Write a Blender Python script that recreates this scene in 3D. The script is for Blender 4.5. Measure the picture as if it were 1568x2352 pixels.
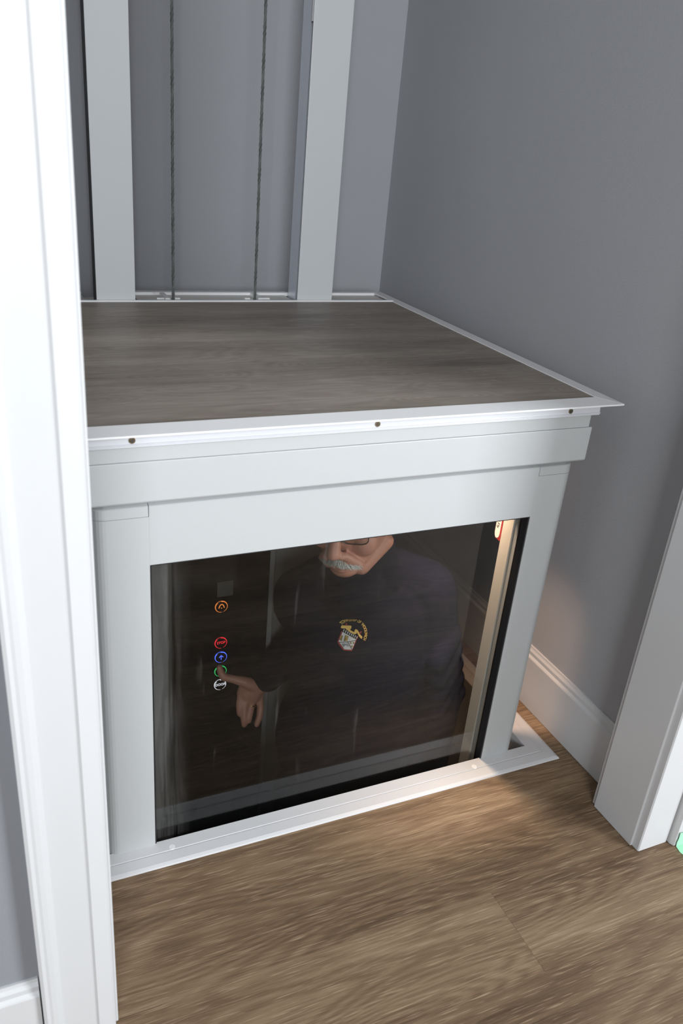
import bpy, bmesh, math, random
from mathutils import Vector, Matrix
from mathutils.bvhtree import BVHTree
random.seed(7)
for o in list(bpy.data.objects): bpy.data.objects.remove(o)
S = bpy.context.scene
COL = S.collection
PI = math.pi

# ---------------------------------------------------------------- camera
cam_d = bpy.data.cameras.new('camera'); cam = bpy.data.objects.new('camera', cam_d); COL.objects.link(cam)
Rr = ((0.9129601459870521, -0.3994745931921287, 0.08320950206126554),
      (-0.10265605495959082, -0.4222162580905509, -0.9006637362435255),
      (0.39492468423667054, 0.8137281369093714, -0.4264751024181476))
CAM = Vector((-0.38894589, -1.00961384, 1.12728786))
M = Matrix.Identity(4)
for i in range(3):
    M[i][0] = Rr[0][i]; M[i][1] = -Rr[1][i]; M[i][2] = -Rr[2][i]; M[i][3] = CAM[i]
cam.matrix_world = M
cam_d.sensor_fit = 'VERTICAL'; cam_d.sensor_height = 36.0
cam_d.lens = 1869.4143 / 2352 * 36
cam_d.clip_start = 0.02
cam_d.dof.use_dof = True; cam_d.dof.focus_distance = 1.65; cam_d.dof.aperture_fstop = 6.8
S.camera = cam
# ---------------------------------------------------------------- world, lights, exposure
w = bpy.data.worlds.new('world'); S.world = w; w.use_nodes = True
w.node_tree.nodes['Background'].inputs[0].default_value = (0.80, 0.88, 1.0, 1)
w.node_tree.nodes['Background'].inputs[1].default_value = 1.0

def area(name, loc, target, sx, sy, power, color, spread=PI):
    d = bpy.data.lights.new(name, 'AREA'); d.shape = 'RECTANGLE'; d.size = sx; d.size_y = sy
    d.energy = power; d.color = color; d.spread = spread
    o = bpy.data.objects.new(name, d); COL.objects.link(o); o.location = loc
    o.rotation_euler = (Vector(target) - Vector(loc)).to_track_quat('-Z', 'Y').to_euler()
    return o
area('window_daylight', (2.52, -2.92, 1.75), (0.1, 0.2, 1.45), 1.2, 1.4, 80, (0.90, 0.95, 1.0), math.radians(115))
area('hall_window_daylight', (-1.30, -4.05, 1.90), (0.35, 0.3, 1.9), 1.3, 1.2, 58, (0.90, 0.95, 1.0), math.radians(115))
vs = S.view_settings
vs.view_transform = 'Standard'; vs.look = 'None'; vs.gamma = 1.0; vs.use_curve_mapping = False
vs.exposure = 0.0

# ---------------------------------------------------------------- materials
def nmat(name, color, rough=0.5, metal=0.0, spec=0.5, bump=0.0, bscale=300, vary=0.0, emit=None, estr=1.0):
    m = bpy.data.materials.new(name); m.use_nodes = True
    nt = m.node_tree; b = nt.nodes['Principled BSDF']
    b.inputs['Roughness'].default_value = rough; b.inputs['Metallic'].default_value = metal
    b.inputs['Specular IOR Level'].default_value = spec
    b.inputs['Base Color'].default_value = (*color, 1)
    tc = nt.nodes.new('ShaderNodeTexCoord')
    if vary:
        n = nt.nodes.new('ShaderNodeTexNoise'); n.inputs['Scale'].default_value = 3.0; n.inputs['Detail'].default_value = 5
        r = nt.nodes.new('ShaderNodeValToRGB')
        r.color_ramp.elements[0].position = .3; r.color_ramp.elements[1].position = .7
        r.color_ramp.elements[0].color = (*[c * (1 - vary) for c in color], 1)
        r.color_ramp.elements[1].color = (*[min(1, c * (1 + vary)) for c in color], 1)
        nt.links.new(tc.outputs['Object'], n.inputs['Vector']); nt.links.new(n.outputs['Fac'], r.inputs['Fac'])
        nt.links.new(r.outputs['Color'], b.inputs['Base Color'])
    if bump:
        n2 = nt.nodes.new('ShaderNodeTexNoise'); n2.inputs['Scale'].default_value = bscale; n2.inputs['Detail'].default_value = 3
        bp = nt.nodes.new('ShaderNodeBump'); bp.inputs['Strength'].default_value = bump; bp.inputs['Distance'].default_value = 0.001
        nt.links.new(tc.outputs['Object'], n2.inputs['Vector']); nt.links.new(n2.outputs['Fac'], bp.inputs['Height'])
        nt.links.new(bp.outputs['Normal'], b.inputs['Normal'])
    if emit:
        b.inputs['Emission Color'].default_value = (*emit, 1); b.inputs['Emission Strength'].default_value = estr
    return m

def wood(name, dark, mid, light, rough=0.45, knots=True, soft=1.0, stretch=1.0):
    m = bpy.data.materials.new(name); m.use_nodes = True
    nt = m.node_tree; L = nt.links; N = nt.nodes.new; b = nt.nodes['Principled BSDF']
    tc = N('ShaderNodeTexCoord'); oi = N('ShaderNodeObjectInfo')
    mul = N('ShaderNodeVectorMath'); mul.operation = 'SCALE'; mul.inputs[0].default_value = (17.3, 9.1, 5.7)
    L.new(oi.outputs['Random'], mul.inputs['Scale'])
    add = N('ShaderNodeVectorMath'); add.operation = 'ADD'
    L.new(tc.outputs['Object'], add.inputs[0]); L.new(mul.outputs[0], add.inputs[1])
    def mapped(sx, sy):
        mp = N('ShaderNodeMapping'); mp.inputs['Scale'].default_value = (sx, sy, 1); L.new(add.outputs[0], mp.inputs['Vector']); return mp
    def noise(mp, sc, det=4, rg=.55, dist=0.0):
        n = N('ShaderNodeTexNoise'); n.inputs['Scale'].default_value = sc; n.inputs['Detail'].default_value = det
        n.inputs['Roughness'].default_value = rg; n.inputs['Distortion'].default_value = dist
        L.new(mp.outputs[0], n.inputs['Vector']); return n
    def math_(op, a, bb=None, c=None):
        n = N('ShaderNodeMath'); n.operation = op
        for i, v in enumerate((a, bb, c)):
            if v is None: continue
            if isinstance(v, (int, float)): n.inputs[i].default_value = v
            else: L.new(v, n.inputs[i])
        return n.outputs[0]
    # cathedral figure: rings of a stretched low-frequency field
    f1 = noise(mapped(1.3, 9), 1.0, 2, .4, .25)
    vor = N('ShaderNodeTexVoronoi'); vor.inputs['Scale'].default_value = 1.0; vor.inputs['Randomness'].default_value = 1
    wp = mapped(1.5 if knots else 4, 7 if knots else 16); L.new(wp.outputs[0], vor.inputs['Vector'])
    kd = N('ShaderNodeMapRange'); kd.interpolation_type = 'SMOOTHSTEP'; kd.inputs['From Max'].default_value = .55; kd.inputs['To Min'].default_value = .34; kd.inputs['To Max'].default_value = 0.0
    L.new(vor.outputs['Distance'], kd.inputs['Value'])
    rings = math_('SINE', math_('MULTIPLY', math_('ADD', f1.outputs['Fac'], kd.outputs[0]), 105.0))
    broad = noise(mapped(.9, 9), 1.2, 4, .5, .12)
    streak = noise(mapped(3.2, 170), 1.6, 5, .65)
    fine = noise(mapped(16, 900), 1.0, 3, .7)
    v = math_('ADD', math_('MULTIPLY', rings, 0.075 * soft), math_('MULTIPLY_ADD', broad.outputs['Fac'], 1.15, -0.095))
    v = math_('ADD', v, math_('MULTIPLY_ADD', streak.outputs['Fac'], 0.36 * soft, -0.18 * soft))
    v = math_('ADD', v, math_('MULTIPLY_ADD', fine.outputs['Fac'], 0.7 * soft, -0.35 * soft))
    ramp = N('ShaderNodeValToRGB'); cr = ramp.color_ramp
    cr.elements[0].position = .12; cr.elements[0].color = (*dark, 1)
    cr.elements[1].position = .92; cr.elements[1].color = (*light, 1)
    e = cr.elements.new(.5); e.color = (*mid, 1)
    L.new(v, ramp.inputs['Fac'])
    col = ramp.outputs['Color']
    # dark flecks and knots
    kn = N('ShaderNodeMapRange'); kn.inputs['From Min'].default_value = 0.02; kn.inputs['From Max'].default_value = .24
    kn.inputs['To Min'].default_value = .52 if knots else .8; kn.inputs['To Max'].default_value = 1.0; kn.interpolation_type = 'SMOOTHSTEP'
    L.new(math_('ADD', vor.outputs['Distance'], math_('MULTIPLY_ADD', streak.outputs['Fac'], .35, -.17)), kn.inputs['Value'])
    mx = N('ShaderNodeMix'); mx.data_type = 'RGBA'; mx.blend_type = 'MULTIPLY'; mx.inputs[0].default_value = 1
    L.new(col, mx.inputs[6]); L.new(kn.outputs[0], mx.inputs[7])
    # light open-pore scratches
    pore = noise(mapped(20, 560), 1.0, 2, .5)
    pr = N('ShaderNodeMapRange'); pr.inputs['From Min'].default_value = .58; pr.inputs['From Max'].default_value = .70
    pr.inputs['To Max'].default_value = .42 * soft; L.new(pore.outputs['Fac'], pr.inputs['Value'])
    mx2 = N('ShaderNodeMix'); mx2.data_type = 'RGBA'; L.new(pr.outputs[0], mx2.inputs[0]); L.new(mx.outputs[2], mx2.inputs[6])
    mx2.inputs[7].default_value = (light[0] * 1.5, light[1] * 1.5, light[2] * 1.55, 1)
    tn = N('ShaderNodeMapRange'); tn.inputs['To Min'].default_value = .95; tn.inputs['To Max'].default_value = 1.05; L.new(oi.outputs['Random'], tn.inputs['Value'])
    mx3 = N('ShaderNodeMix'); mx3.data_type = 'RGBA'; mx3.blend_type = 'MULTIPLY'; mx3.inputs[0].default_value = 1
    L.new(mx2.outputs[2], mx3.inputs[6]); L.new(tn.outputs[0], mx3.inputs[7])
    L.new(mx3.outputs[2], b.inputs['Base Color'])
    b.inputs['Roughness'].default_value = rough; b.inputs['Specular IOR Level'].default_value = .3
    bp = N('ShaderNodeBump'); bp.inputs['Strength'].default_value = .25; bp.inputs['Distance'].default_value = .0006
    L.new(fine.outputs['Fac'], bp.inputs['Height']); L.new(bp.outputs['Normal'], b.inputs['Normal'])
    return m

def glassy(name, tint, ior=1.5, gain=1.7, rough=0.0, smear=False):
    m = bpy.data.materials.new(name); m.use_nodes = True
    nt = m.node_tree; nt.nodes.clear(); N = nt.nodes.new; L = nt.links
    out = N('ShaderNodeOutputMaterial'); tr = N('ShaderNodeBsdfTransparent'); tr.inputs[0].default_value = (*tint, 1)
    gl = N('ShaderNodeBsdfGlossy'); gl.inputs['Roughness'].default_value = rough
    fr = N('ShaderNodeFresnel'); fr.inputs['IOR'].default_value = ior
    # the same pane from either side
    geo = N('ShaderNodeNewGeometry')
    io = N('ShaderNodeMapRange'); io.inputs['To Min'].default_value = ior; io.inputs['To Max'].default_value = 1/ior
    L.new(geo.outputs['Backfacing'], io.inputs['Value']); L.new(io.outputs[0], fr.inputs['IOR'])
    vm = N('ShaderNodeMath'); vm.operation = 'MULTIPLY'; vm.inputs[1].default_value = gain; vm.use_clamp = True
    L.new(fr.outputs[0], vm.inputs[0])
    mix = N('ShaderNodeMixShader'); L.new(vm.outputs[0], mix.inputs[0]); L.new(tr.outputs[0], mix.inputs[1]); L.new(gl.outputs[0], mix.inputs[2])
    last = mix
    if smear:   # cleaning smears and dust on the pane
        tc = N('ShaderNodeTexCoord')
        mp = N('ShaderNodeMapping'); mp.inputs['Scale'].default_value = (38, 1, 3.2); L.new(tc.outputs['Object'], mp.inputs['Vector'])
        n = N('ShaderNodeTexNoise'); n.inputs['Scale'].default_value = 1.0; n.inputs['Detail'].default_value = 6; n.inputs['Roughness'].default_value = .65; n.inputs['Distortion'].default_value = .8
        L.new(mp.outputs[0], n.inputs['Vector'])
        r = N('ShaderNodeMapRange'); r.inputs['From Min'].default_value = .42; r.inputs['From Max'].default_value = .85; r.inputs['To Max'].default_value = .11
        L.new(n.outputs['Fac'], r.inputs['Value'])
        sx = N('ShaderNodeSeparateXYZ'); L.new(tc.outputs['Object'], sx.inputs[0])
        mask = N('ShaderNodeMapRange'); mask.inputs['From Min'].default_value = -.125; mask.inputs['From Max'].default_value = -.165; mask.inputs['To Min'].default_value = .0; mask.inputs['To Max'].default_value = 1.0
        L.new(sx.outputs['X'], mask.inputs['Value'])
        up = N('ShaderNodeMapRange'); up.inputs['From Min'].default_value = .55; up.inputs['From Max'].default_value = .1; up.inputs['To Min'].default_value = .35; up.inputs['To Max'].default_value = 1.0
        L.new(sx.outputs['Z'], up.inputs['Value'])
        m1 = N('ShaderNodeMath'); m1.operation = 'MULTIPLY'; L.new(mask.outputs[0], m1.inputs[0]); L.new(r.outputs[0], m1.inputs[1])
        m2 = N('ShaderNodeMath'); m2.operation = 'MULTIPLY'; L.new(m1.outputs[0], m2.inputs[0]); L.new(up.outputs[0], m2.inputs[1])
        # a few diagonal wipes
        mp3 = N('ShaderNodeMapping'); mp3.inputs['Rotation'].default_value = (0, .55, 0); mp3.inputs['Scale'].default_value = (55, 1, 5); L.new(tc.outputs['Object'], mp3.inputs['Vector'])
        n3 = N('ShaderNodeTexNoise'); n3.inputs['Scale'].default_value = 1; n3.inputs['Detail'].default_value = 5; L.new(mp3.outputs[0], n3.inputs['Vector'])
        r3 = N('ShaderNodeMapRange'); r3.inputs['From Min'].default_value = .64; r3.inputs['From Max'].default_value = .9; r3.inputs['To Max'].default_value = .05; L.new(n3.outputs['Fac'], r3.inputs['Value'])
        m3 = N('ShaderNodeMath'); m3.operation = 'ADD'; L.new(m2.outputs[0], m3.inputs[0]); L.new(r3.outputs[0], m3.inputs[1])
        df = N('ShaderNodeBsdfDiffuse'); df.inputs[0].default_value = (.75, .72, .68, 1)
        mx = N('ShaderNodeMixShader'); L.new(m3.outputs[0], mx.inputs[0]); L.new(mix.outputs[0], mx.inputs[1]); L.new(df.outputs[0], mx.inputs[2]); last = mx
    L.new(last.outputs[0], out.inputs[0])
    return m

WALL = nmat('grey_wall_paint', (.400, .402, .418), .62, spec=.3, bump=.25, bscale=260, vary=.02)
WALLDIM = nmat('grey_wall_paint_dim', (.245, .25, .265), .62, spec=.3, bump=.25, bscale=260, vary=.02)  # same grey paint as WALL, darker copy standing in for dimmer hall light
WHITE = nmat('white_trim_paint', (.585, .585, .585), .38, bump=.08, bscale=60)
CEIL = nmat('ceiling_paint', (.8, .8, .8), .9)
LIFTW = nmat('lift_powder_coat', (.462, .472, .468), .42, bump=.12, bscale=900)
TRIMM = nmat('floor_flange_coat', (.62, .61, .61), .35)
FLANGE = nmat('white_flange_coat', (.82, .81, .80), .35, bump=.06, bscale=900)
MOLD = nmat('white_molding_plastic', (.58, .58, .60), .25)
PLATE = nmat('cover_plate_coat', (.66, .63, .60), .5)
RAILM = nmat('grey_rail_coat', (.62, .63, .63), .38, metal=.0, bump=.08, bscale=700)
ALU = nmat('bare_aluminium', (.72, .76, .82), .32, metal=.55)
DARK = nmat('dark_channel', (.05, .05, .05), .6)
ROPE = nmat('steel_rope', (.20, .21, .20), .5, metal=.6, bump=1.0, bscale=1500)
OAK = wood('oak_plank', (.080, .048, .026), (.212, .137, .080), (.38, .282, .178), rough=.52)
OAKG = wood('grey_oak_sheet', (.11, .088, .070), (.235, .197, .163), (.37, .32, .272), rough=.46, soft=.75, knots=False)
RUB = nmat('black_rubber', (.012, .012, .013), .45)
INNER = nmat('car_inner_coat', (.62, .58, .51), .45)
CABIN = nmat('cabin_grey_panel', (.24, .235, .23), .5)
BLACK = nmat('black_gloss_panel', (.006, .006, .006), .12)
GLASS = glassy('window_pane_glass', (.80, .81, .80), gain=.92, smear=True)
SMOKE = glassy('smoked_side_pane', (.74, .70, .67), gain=.8)
CLEAR = glassy('clear_pane', (.96, .97, .97), gain=.9)
SKIN = nmat('skin', (.50, .235, .165), .5, vary=.12, bump=.5, bscale=220)
NAVY = nmat('navy_sweatshirt_cloth', (.0045, .0050, .0115), 1.0, spec=.0, bump=.12, bscale=900)
TROU = nmat('dark_trousers_cloth', (.02, .02, .024), .9)
SHOE = nmat('black_shoe_leather', (.015, .014, .013), .4)
GREYHAIR = nmat('grey_hair', (.52, .50, .46), .8, vary=.25)
GOLD = nmat('gold_ring_metal', (.9, .68, .3), .2, metal=1)
CHROME = nmat('chrome', (.8, .8, .8), .15, metal=1)
SCREW = nmat('brass_screw_metal', (.40, .33, .22), .3, metal=1)
TAPE = nmat('green_masking_tape', (.36, .74, .48), .7)
SUB = nmat('subfloor', (.35, .27, .18), .8)

# ---------------------------------------------------------------- mesh helpers
def box(bm, x0, x1, y0, y1, z0, z1):
    vs_ = [bm.verts.new(p) for p in ((x0,y0,z0),(x1,y0,z0),(x1,y1,z0),(x0,y1,z0),(x0,y0,z1),(x1,y0,z1),(x1,y1,z1),(x0,y1,z1))]
    for f in ((0,3,2,1),(4,5,6,7),(0,1,5,4),(1,2,6,5),(2,3,7,6),(3,0,4,7)): bm.faces.new([vs_[i] for i in f])
def prism(bm, prof, axis, a, b):
    """profile polygon extruded along an axis; prof gives the other two coordinates in xyz order"""
    def P(p, t):
        return {'x': (t, p[0], p[1]), 'y': (p[0], t, p[1]), 'z': (p[0], p[1], t)}[axis]
    A = [bm.verts.new(P(p, a)) for p in prof]; B = [bm.verts.new(P(p, b)) for p in prof]
    n = len(prof)
    bm.faces.new(A); bm.faces.new(B[::-1])
    for i in range(n): bm.faces.new((A[i], A[(i+1) % n], B[(i+1) % n], B[i]))
def obj(name, bm, mat, parent=None, origin=None, bevel=0.0, smooth=False, seg=2):
    bmesh.ops.recalc_face_normals(bm, faces=bm.faces)
    me = bpy.data.meshes.new(name); 
    if origin is None:
        n = max(1, len(bm.verts)); xs = [v.co.x for v in bm.verts]; ys = [v.co.y for v in bm.verts]; zs = [v.co.z for v in bm.verts]
        origin = ((min(xs)+max(xs))/2, (min(ys)+max(ys))/2, min(zs))
    org = Vector(origin)
    bmesh.ops.translate(bm, verts=bm.verts, vec=-org)
    bm.to_mesh(me); bm.free()
    me.materials.append(mat)
    o = bpy.data.objects.new(name, me); COL.objects.link(o)
    o.location = org
    if parent is not None:
        o.parent = parent; o.location = org - world_of(parent)
    if bevel:
        m = o.modifiers.new('bevel', 'BEVEL'); m.width = bevel; m.segments = seg; m.limit_method = 'ANGLE'; m.angle_limit = math.radians(35)
    if smooth:
        for p in me.polygons: p.use_smooth = True
    return o
def world_of(o):
    v = Vector(o.location)
    while o.parent: o = o.parent; v = v + Vector(o.location)
    return v
def B(name, mat, parent, *boxes, bevel=0.0, origin=None):
    bm = bmesh.new()
    for b in boxes: box(bm, *b)
    return obj(name, bm, mat, parent, origin, bevel)
def tag(o, label=None, cat=None, group=None, kind=None):
    if label: o['label'] = label
    if cat: o['category'] = cat
    if group: o['group'] = group
    if kind: o['kind'] = kind
    return o
def empty(name, loc):
    o = bpy.data.objects.new(name, None); COL.objects.link(o); o.location = loc; o.empty_display_size = .1; return o
def struct(o, label=None, cat=None): 
    o['kind'] = 'structure'
    if label: o['label'] = label
    if cat: o['category'] = cat
    return o
def cyl(bm, c, r, axis, a, b, seg=24, r2=None):
    r2 = r if r2 is None else r2
    A, Bv = [], []
    for i in range(seg):
        t = 2*PI*i/seg
        for lst, rr, s in ((A, r, a), (Bv, r2, b)):
            u, v = c[0]+rr*math.cos(t), c[1]+rr*math.sin(t)
            lst.append(bm.verts.new({'x': (s,u,v), 'y': (u,s,v), 'z': (u,v,s)}[axis]))
    bm.faces.new(A); bm.faces.new(Bv[::-1])
    for i in range(seg): bm.faces.new((A[i], A[(i+1)%seg], Bv[(i+1)%seg], Bv[i]))
def ring(bm, cx, cz, y, r0, r1, th, seg=32, a0=0, a1=2*PI):
    """annulus facing -Y"""
    full = abs(a1-a0-2*PI) < 1e-6
    n = seg if full else seg+1
    P = []
    for i in range(n):
        t = a0+(a1-a0)*i/seg
        P.append([bm.verts.new((cx+r*math.cos(t), yy, cz+r*math.sin(t))) for r, yy in ((r0,y),(r1,y),(r1,y+th),(r0,y+th))])
    for i in range(n if full else n-1):
        p, q = P[i], P[(i+1) % n]
        for k in range(4): bm.faces.new((p[k], p[(k+1)%4], q[(k+1)%4], q[k]))

# ---------------------------------------------------------------- setting: dimensions
XW = 0.666; XL = -0.40; YB = 1.054; YF0, YF1 = -0.275, -0.179; ZC = 2.45; ZL = -2.6
HX0, HX1, HY0, HY1 = -0.305, 0.572, 0.005, 0.885
hx0, hx1, hy0, hy1 = -2.4, 3.05, -4.2, YF0      # hallway

# floor: sub-floor slab with the lift opening, planks on it
fl = empty('floor', (0, 0, 0)); struct(fl, 'brown oak-look plank floor around the lift opening', 'floor')
B('subfloor', SUB, fl, (hx0, hx1, hy0, hy1, -.3, -.012), (hx0, hx1, hy1, HY0-.012, -.3, -.012) , (XL-.1, HX0-.012, HY0-.012, YB+.1, -.3, -.012),
  (HX1+.012, XW+.1, HY0-.012, YB+.1, -.3, -.012), (HX0-.012, HX1+.012, HY1+.012, YB+.1, -.3, -.012))
PW, PL = .1507, 1.22
Y0 = -.4235
rows = range(-26, 10)
def plank_piece(x0, x1, y0, y1):
    if x1-x0 < .004 or y1-y0 < .004: return
    g = .00012
    bm = bmesh.new(); box(bm, x0+g, x1-g, y0+g, y1-g, -.012, 0)
    obj('plank', bm, OAK, fl, (x0, y0, -.012), bevel=.0003)
for r in rows:
    y0 = Y0+r*PW; y1 = y0+PW
    off = .308 if r == 0 else (.308+PL*(.40 if r % 2 else .44)) if r in (-1, 1, -2, 2) else .308+PL*((r*.37) % 1)
    k0 = math.floor((hx0-off)/PL)
    for k in range(k0, k0+6):
        xa, xb = off+k*PL, off+(k+1)*PL
        ya, yb = max(y0, hy0), y1
        if yb <= ya: continue
        # hallway part
        def clip(xa, xb, ya, yb, X0, X1, Y0_, Y1_):
            return max(xa, X0), min(xb, X1), max(ya, Y0_), min(yb, Y1_)
        parts = []
        if yb <= YF0+.03: parts.append(clip(xa, xb, ya, yb, hx0, hx1, hy0, YF0+.03))
        else: parts.append(clip(xa, xb, ya, yb, XL, XW, hy0, YB))
        for (a, b_, c, d) in parts:
            if b_-a < .004 or d-c < .004: continue
            if d <= HY0-.002 or c >= HY1+.002: plank_piece(a, b_, c, d)
            else:
                yy0, yy1 = max(c, HY0-.002), min(d, HY1+.002)
                if c < HY0-.002: plank_piece(a, b_, c, HY0-.002)
                plank_piece(a, min(b_, HX0-.002), yy0, yy1); plank_piece(max(a, HX1+.002), b_, yy0, yy1)
                if d > HY1+.002: plank_piece(a, b_, HY1+.002, d)
# lining of the opening through the floor
B('opening_lining', WHITE, fl, (HX0-.012, HX1+.012, HY0-.012, HY0, -.3, -.001), (HX0-.012, HX0, HY0, HY1, -.3, -.001),
  (HX1, HX1+.012, HY0, HY1, -.3, -.001), (HX0-.012, HX1+.012, HY1, HY1+.012, -.3, -.001))
lf = B('floor_lower', nmat('lower_floor_grey', (.12, .1, .09), .7), None, (XL-.1, XW+.1, YF0, YB+.1, ZL-.1, ZL)); struct(lf, 'floor of the storey below the lift', 'floor')

# walls
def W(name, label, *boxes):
    return struct(B(name, WALLDIM if name == 'wall_front' else WALL, None, *boxes), label, 'wall')
W('wall_right', 'grey painted wall right of the lift', (XW, XW+.1, YF1-.02, YB+.1, ZL, ZC))
W('wall_back', 'grey painted wall behind the rails', (XL-.1, XW, YB, YB+.1, ZL, ZC))
W('wall_left', 'grey painted wall left of the lift', (XL-.1, XL, YF1, YB, ZL, ZC))
JL, JR, JT = -.2990, .605, 2.04
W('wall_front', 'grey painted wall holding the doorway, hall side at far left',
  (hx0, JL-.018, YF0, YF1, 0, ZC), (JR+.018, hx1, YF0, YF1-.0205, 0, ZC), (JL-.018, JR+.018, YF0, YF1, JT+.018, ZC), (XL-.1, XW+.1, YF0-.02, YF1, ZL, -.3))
W('wall_hall_left', 'grey wall at the left end of the hall', (hx0-.1, hx0, hy0, YF0, 0, ZC))
W('wall_hall_back', 'grey hall wall behind the camera with a window', (hx0, -2.0, hy0-.1, hy0, 0, ZC), (-.6, hx1, hy0-.1, hy0, 0, ZC), (-2.0, -.6, hy0-.1, hy0, 0, 1.2), (-2.0, -.6, hy0-.1, hy0, 2.3, ZC))
W('wall_hall_right', 'grey hall wall at the right end with a tall window', (hx1, hx1+.1, hy0, -3.6, 0, ZC), (hx1, hx1+.1, -2.1, YF0, 0, ZC), (hx1, hx1+.1, -3.6, -2.1, 0, .6), (hx1, hx1+.1, -3.6, -2.1, 2.35, ZC))
struct(B('ceiling', CEIL, None, (hx0-.1, hx1+.1, hy0-.1, YB+.1, ZC, ZC+.05)), 'white ceiling', 'ceiling')
# hall windows
def window(name, n, fixed, lo, hi, z0, z1, lab):
    e = empty(name, (fixed, (lo+hi)/2, z0) if n == 'x' else ((lo+hi)/2, fixed, z0)); struct(e, lab, 'window')
    t = .05
    def bb(a, b_, c, d):
        return (fixed, fixed+.08, a, b_, c, d) if n == 'x' else (a, b_, fixed-.08, fixed, c, d)
    B('window_frame', WHITE, e, bb(lo, lo+t, z0, z1), bb(hi-t, hi, z0, z1), bb(lo+t, hi-t, z0, z0+t), bb(lo+t, hi-t, z1-t, z1), bb((lo+hi)/2-.02, (lo+hi)/2+.02, z0+t, z1-t))
    q = .035
    def pb(a, b_): return (fixed+q, fixed+q+.004, a, b_, z0+t, z1-t) if n == 'x' else (a, b_, fixed-q-.004, fixed-q, z0+t, z1-t)
    B('pane', CLEAR, e, pb(lo+t, (lo+hi)/2-.02)); B('pane', CLEAR, e, pb((lo+hi)/2+.02, hi-t))
window('window_1', 'x', hx1, -3.6, -2.1, .6, 2.35, 'tall white window at the right end of the hall')
window('window_2', 'y', hy0, -2.0, -.6, 1.2, 2.3, 'white window in the hall wall behind the camera')

# baseboards (profile: flat face, stepped cap)
def baseboard(name, lab, axis, wallc, side, a, b_, h=.14):
    s = side; t0, t1, t2 = .012*s, .007*s, .003*s
    prof = [(wallc, .001), (wallc+t0, .001), (wallc+t0, h*.835), (wallc+t0*.9, h*.85), (wallc+t1*1.05, h*.875), (wallc+t1*1.05, h*.93), (wallc+t2*1.4, h*.965), (wallc+t2, h), (wallc, h)]
    bm = bmesh.new()
    if axis == 'y': prism(bm, prof, 'y', a, b_)
    else: prism(bm, prof, 'x', a, b_)
    return struct(obj(name, bm, WHITE), lab, 'baseboard')
baseboard('baseboard_right', 'white baseboard on the grey wall right of the lift', 'y', XW, -1, YF1-.02, YB)
baseboard('baseboard_back', 'white baseboard on the wall behind the rails', 'x', YB, -1, XL+.0125, XW-.0125)
baseboard('baseboard_left', 'white baseboard on the wall left of the lift', 'y', XL, 1, YF1, YB)
baseboard('baseboard_hall', 'white baseboard on the hall wall left of the doorway', 'x', YF0, -1, hx0+.001, JL-.0945)

# doorway: jambs and casings
d1 = empty('door_1', ((JL+JR)/2, (YF0+YF1)/2, 0)); struct(d1, 'white cased doorway into the lift closet', 'doorway')
B('jamb', WHITE, d1, (JL-.0175, JL, YF0-.001, YF1+.001, .001, JT), bevel=.001)
B('jamb', WHITE, d1, (JR, JR+.0175, YF0-.001, YF1+.003, .001, JT), bevel=.001)
B('head_jamb', WHITE, d1, (JL-.0175, JR+.0175, YF0-.001, YF1+.001, JT, JT+.0175))
# casing cross-section measured from its inner edge (0) outwards to .088; second value = thickness
CP = [(0, 0), (0, .009), (.003, .0115), (.0215, .0150), (.0245, .0132), (.026, .0130), (.064, .0135), (.067, .016), (.071, .0185), (.0765, .0195), (.080, .0190), (.084, .0205), (.088, .019), (.088, 0)]
def casing(xin, sx, y, sy, z0, z1, k=1.0):
    bm = bmesh.new(); prism(bm, [(xin+sx*p*k, y+sy*t) for p, t in CP], 'z', z0, z1); return obj('casing', bm, WHITE, d1)
casing(JL-.0045, -1, YF0, -1, .001, JT+.004)
casing(JL-.0045, -1, YF1, 1, .001, JT+.004)
bm = bmesh.new(); prism(bm, [(JR+.0045+a, YF0-b) for a, b in ((0, 0), (0, .0145), (.002, .0165), (.066, .0165), (.068, .0145), (.068, 0))], 'z', .001, JT+.004); obj('casing', bm, WHITE, d1)
bm = bmesh.new(); prism(bm, [(JR+.0045, YF1-.0), (JR+.0045, YF1+.012), (JR+.008, YF1+.015), (XW-.0125, YF1+.015), (XW-.0125, YF1)], 'z', .001, JT+.004); obj('casing', bm, WHITE, d1)
for yy, sy in ((YF0, -1), (YF1, 1)):
    xr = JR+.074 if sy < 0 else XW-.0125
    bm = bmesh.new(); prism(bm, [(yy+sy*t, JT+.004+p) for p, t in CP], 'x', JL-.0925, xr); obj('casing', bm, WHITE, d1)
# end trim of the neighbouring opening, at the right edge of the picture
bm = bmesh.new(); prism(bm, [(.6795, YF0), (.6795, YF0-.022), (.6830, YF0-.0285), (.745, YF0-.030), (.760, YF0-.024), (.760, YF0)], 'z', .001, 2.1)
struct(obj('trim_2', bm, WHITE), 'white trim board beside the doorway casing, by the green tape', 'trim')
# scrap of tape
bm = bmesh.new()
pts = [(.6860, .034), (.700, .031), (.735, .036), (.752, .030), (.755, .0012), (.6866, .0012), (.6856, .012), (.6870, .020)]
vsx = [bm.verts.new((x, YF0-.0312, z)) for x, z in pts]; bm.faces.new(vsx)
p2 = [(.6866, YF0-.0312), (.755, YF0-.0312), (.757, YF0-.052), (.738, YF0-.049), (.718, YF0-.055), (.6850, YF0-.054), (.6835, YF0-.043)]
vsy = [bm.verts.new((x, y, .0010)) for x, y in p2]; bm.faces.new(vsy)
t_ = obj('masking_tape', bm, TAPE, None, (.73, YF0-.045, .001)); sm_ = t_.modifiers.new('solid', 'SOLIDIFY'); sm_.thickness = .0004; sm_.offset = 1
tag(t_, 'torn scrap of green masking tape on the floor by the white trim', 'tape')

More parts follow.
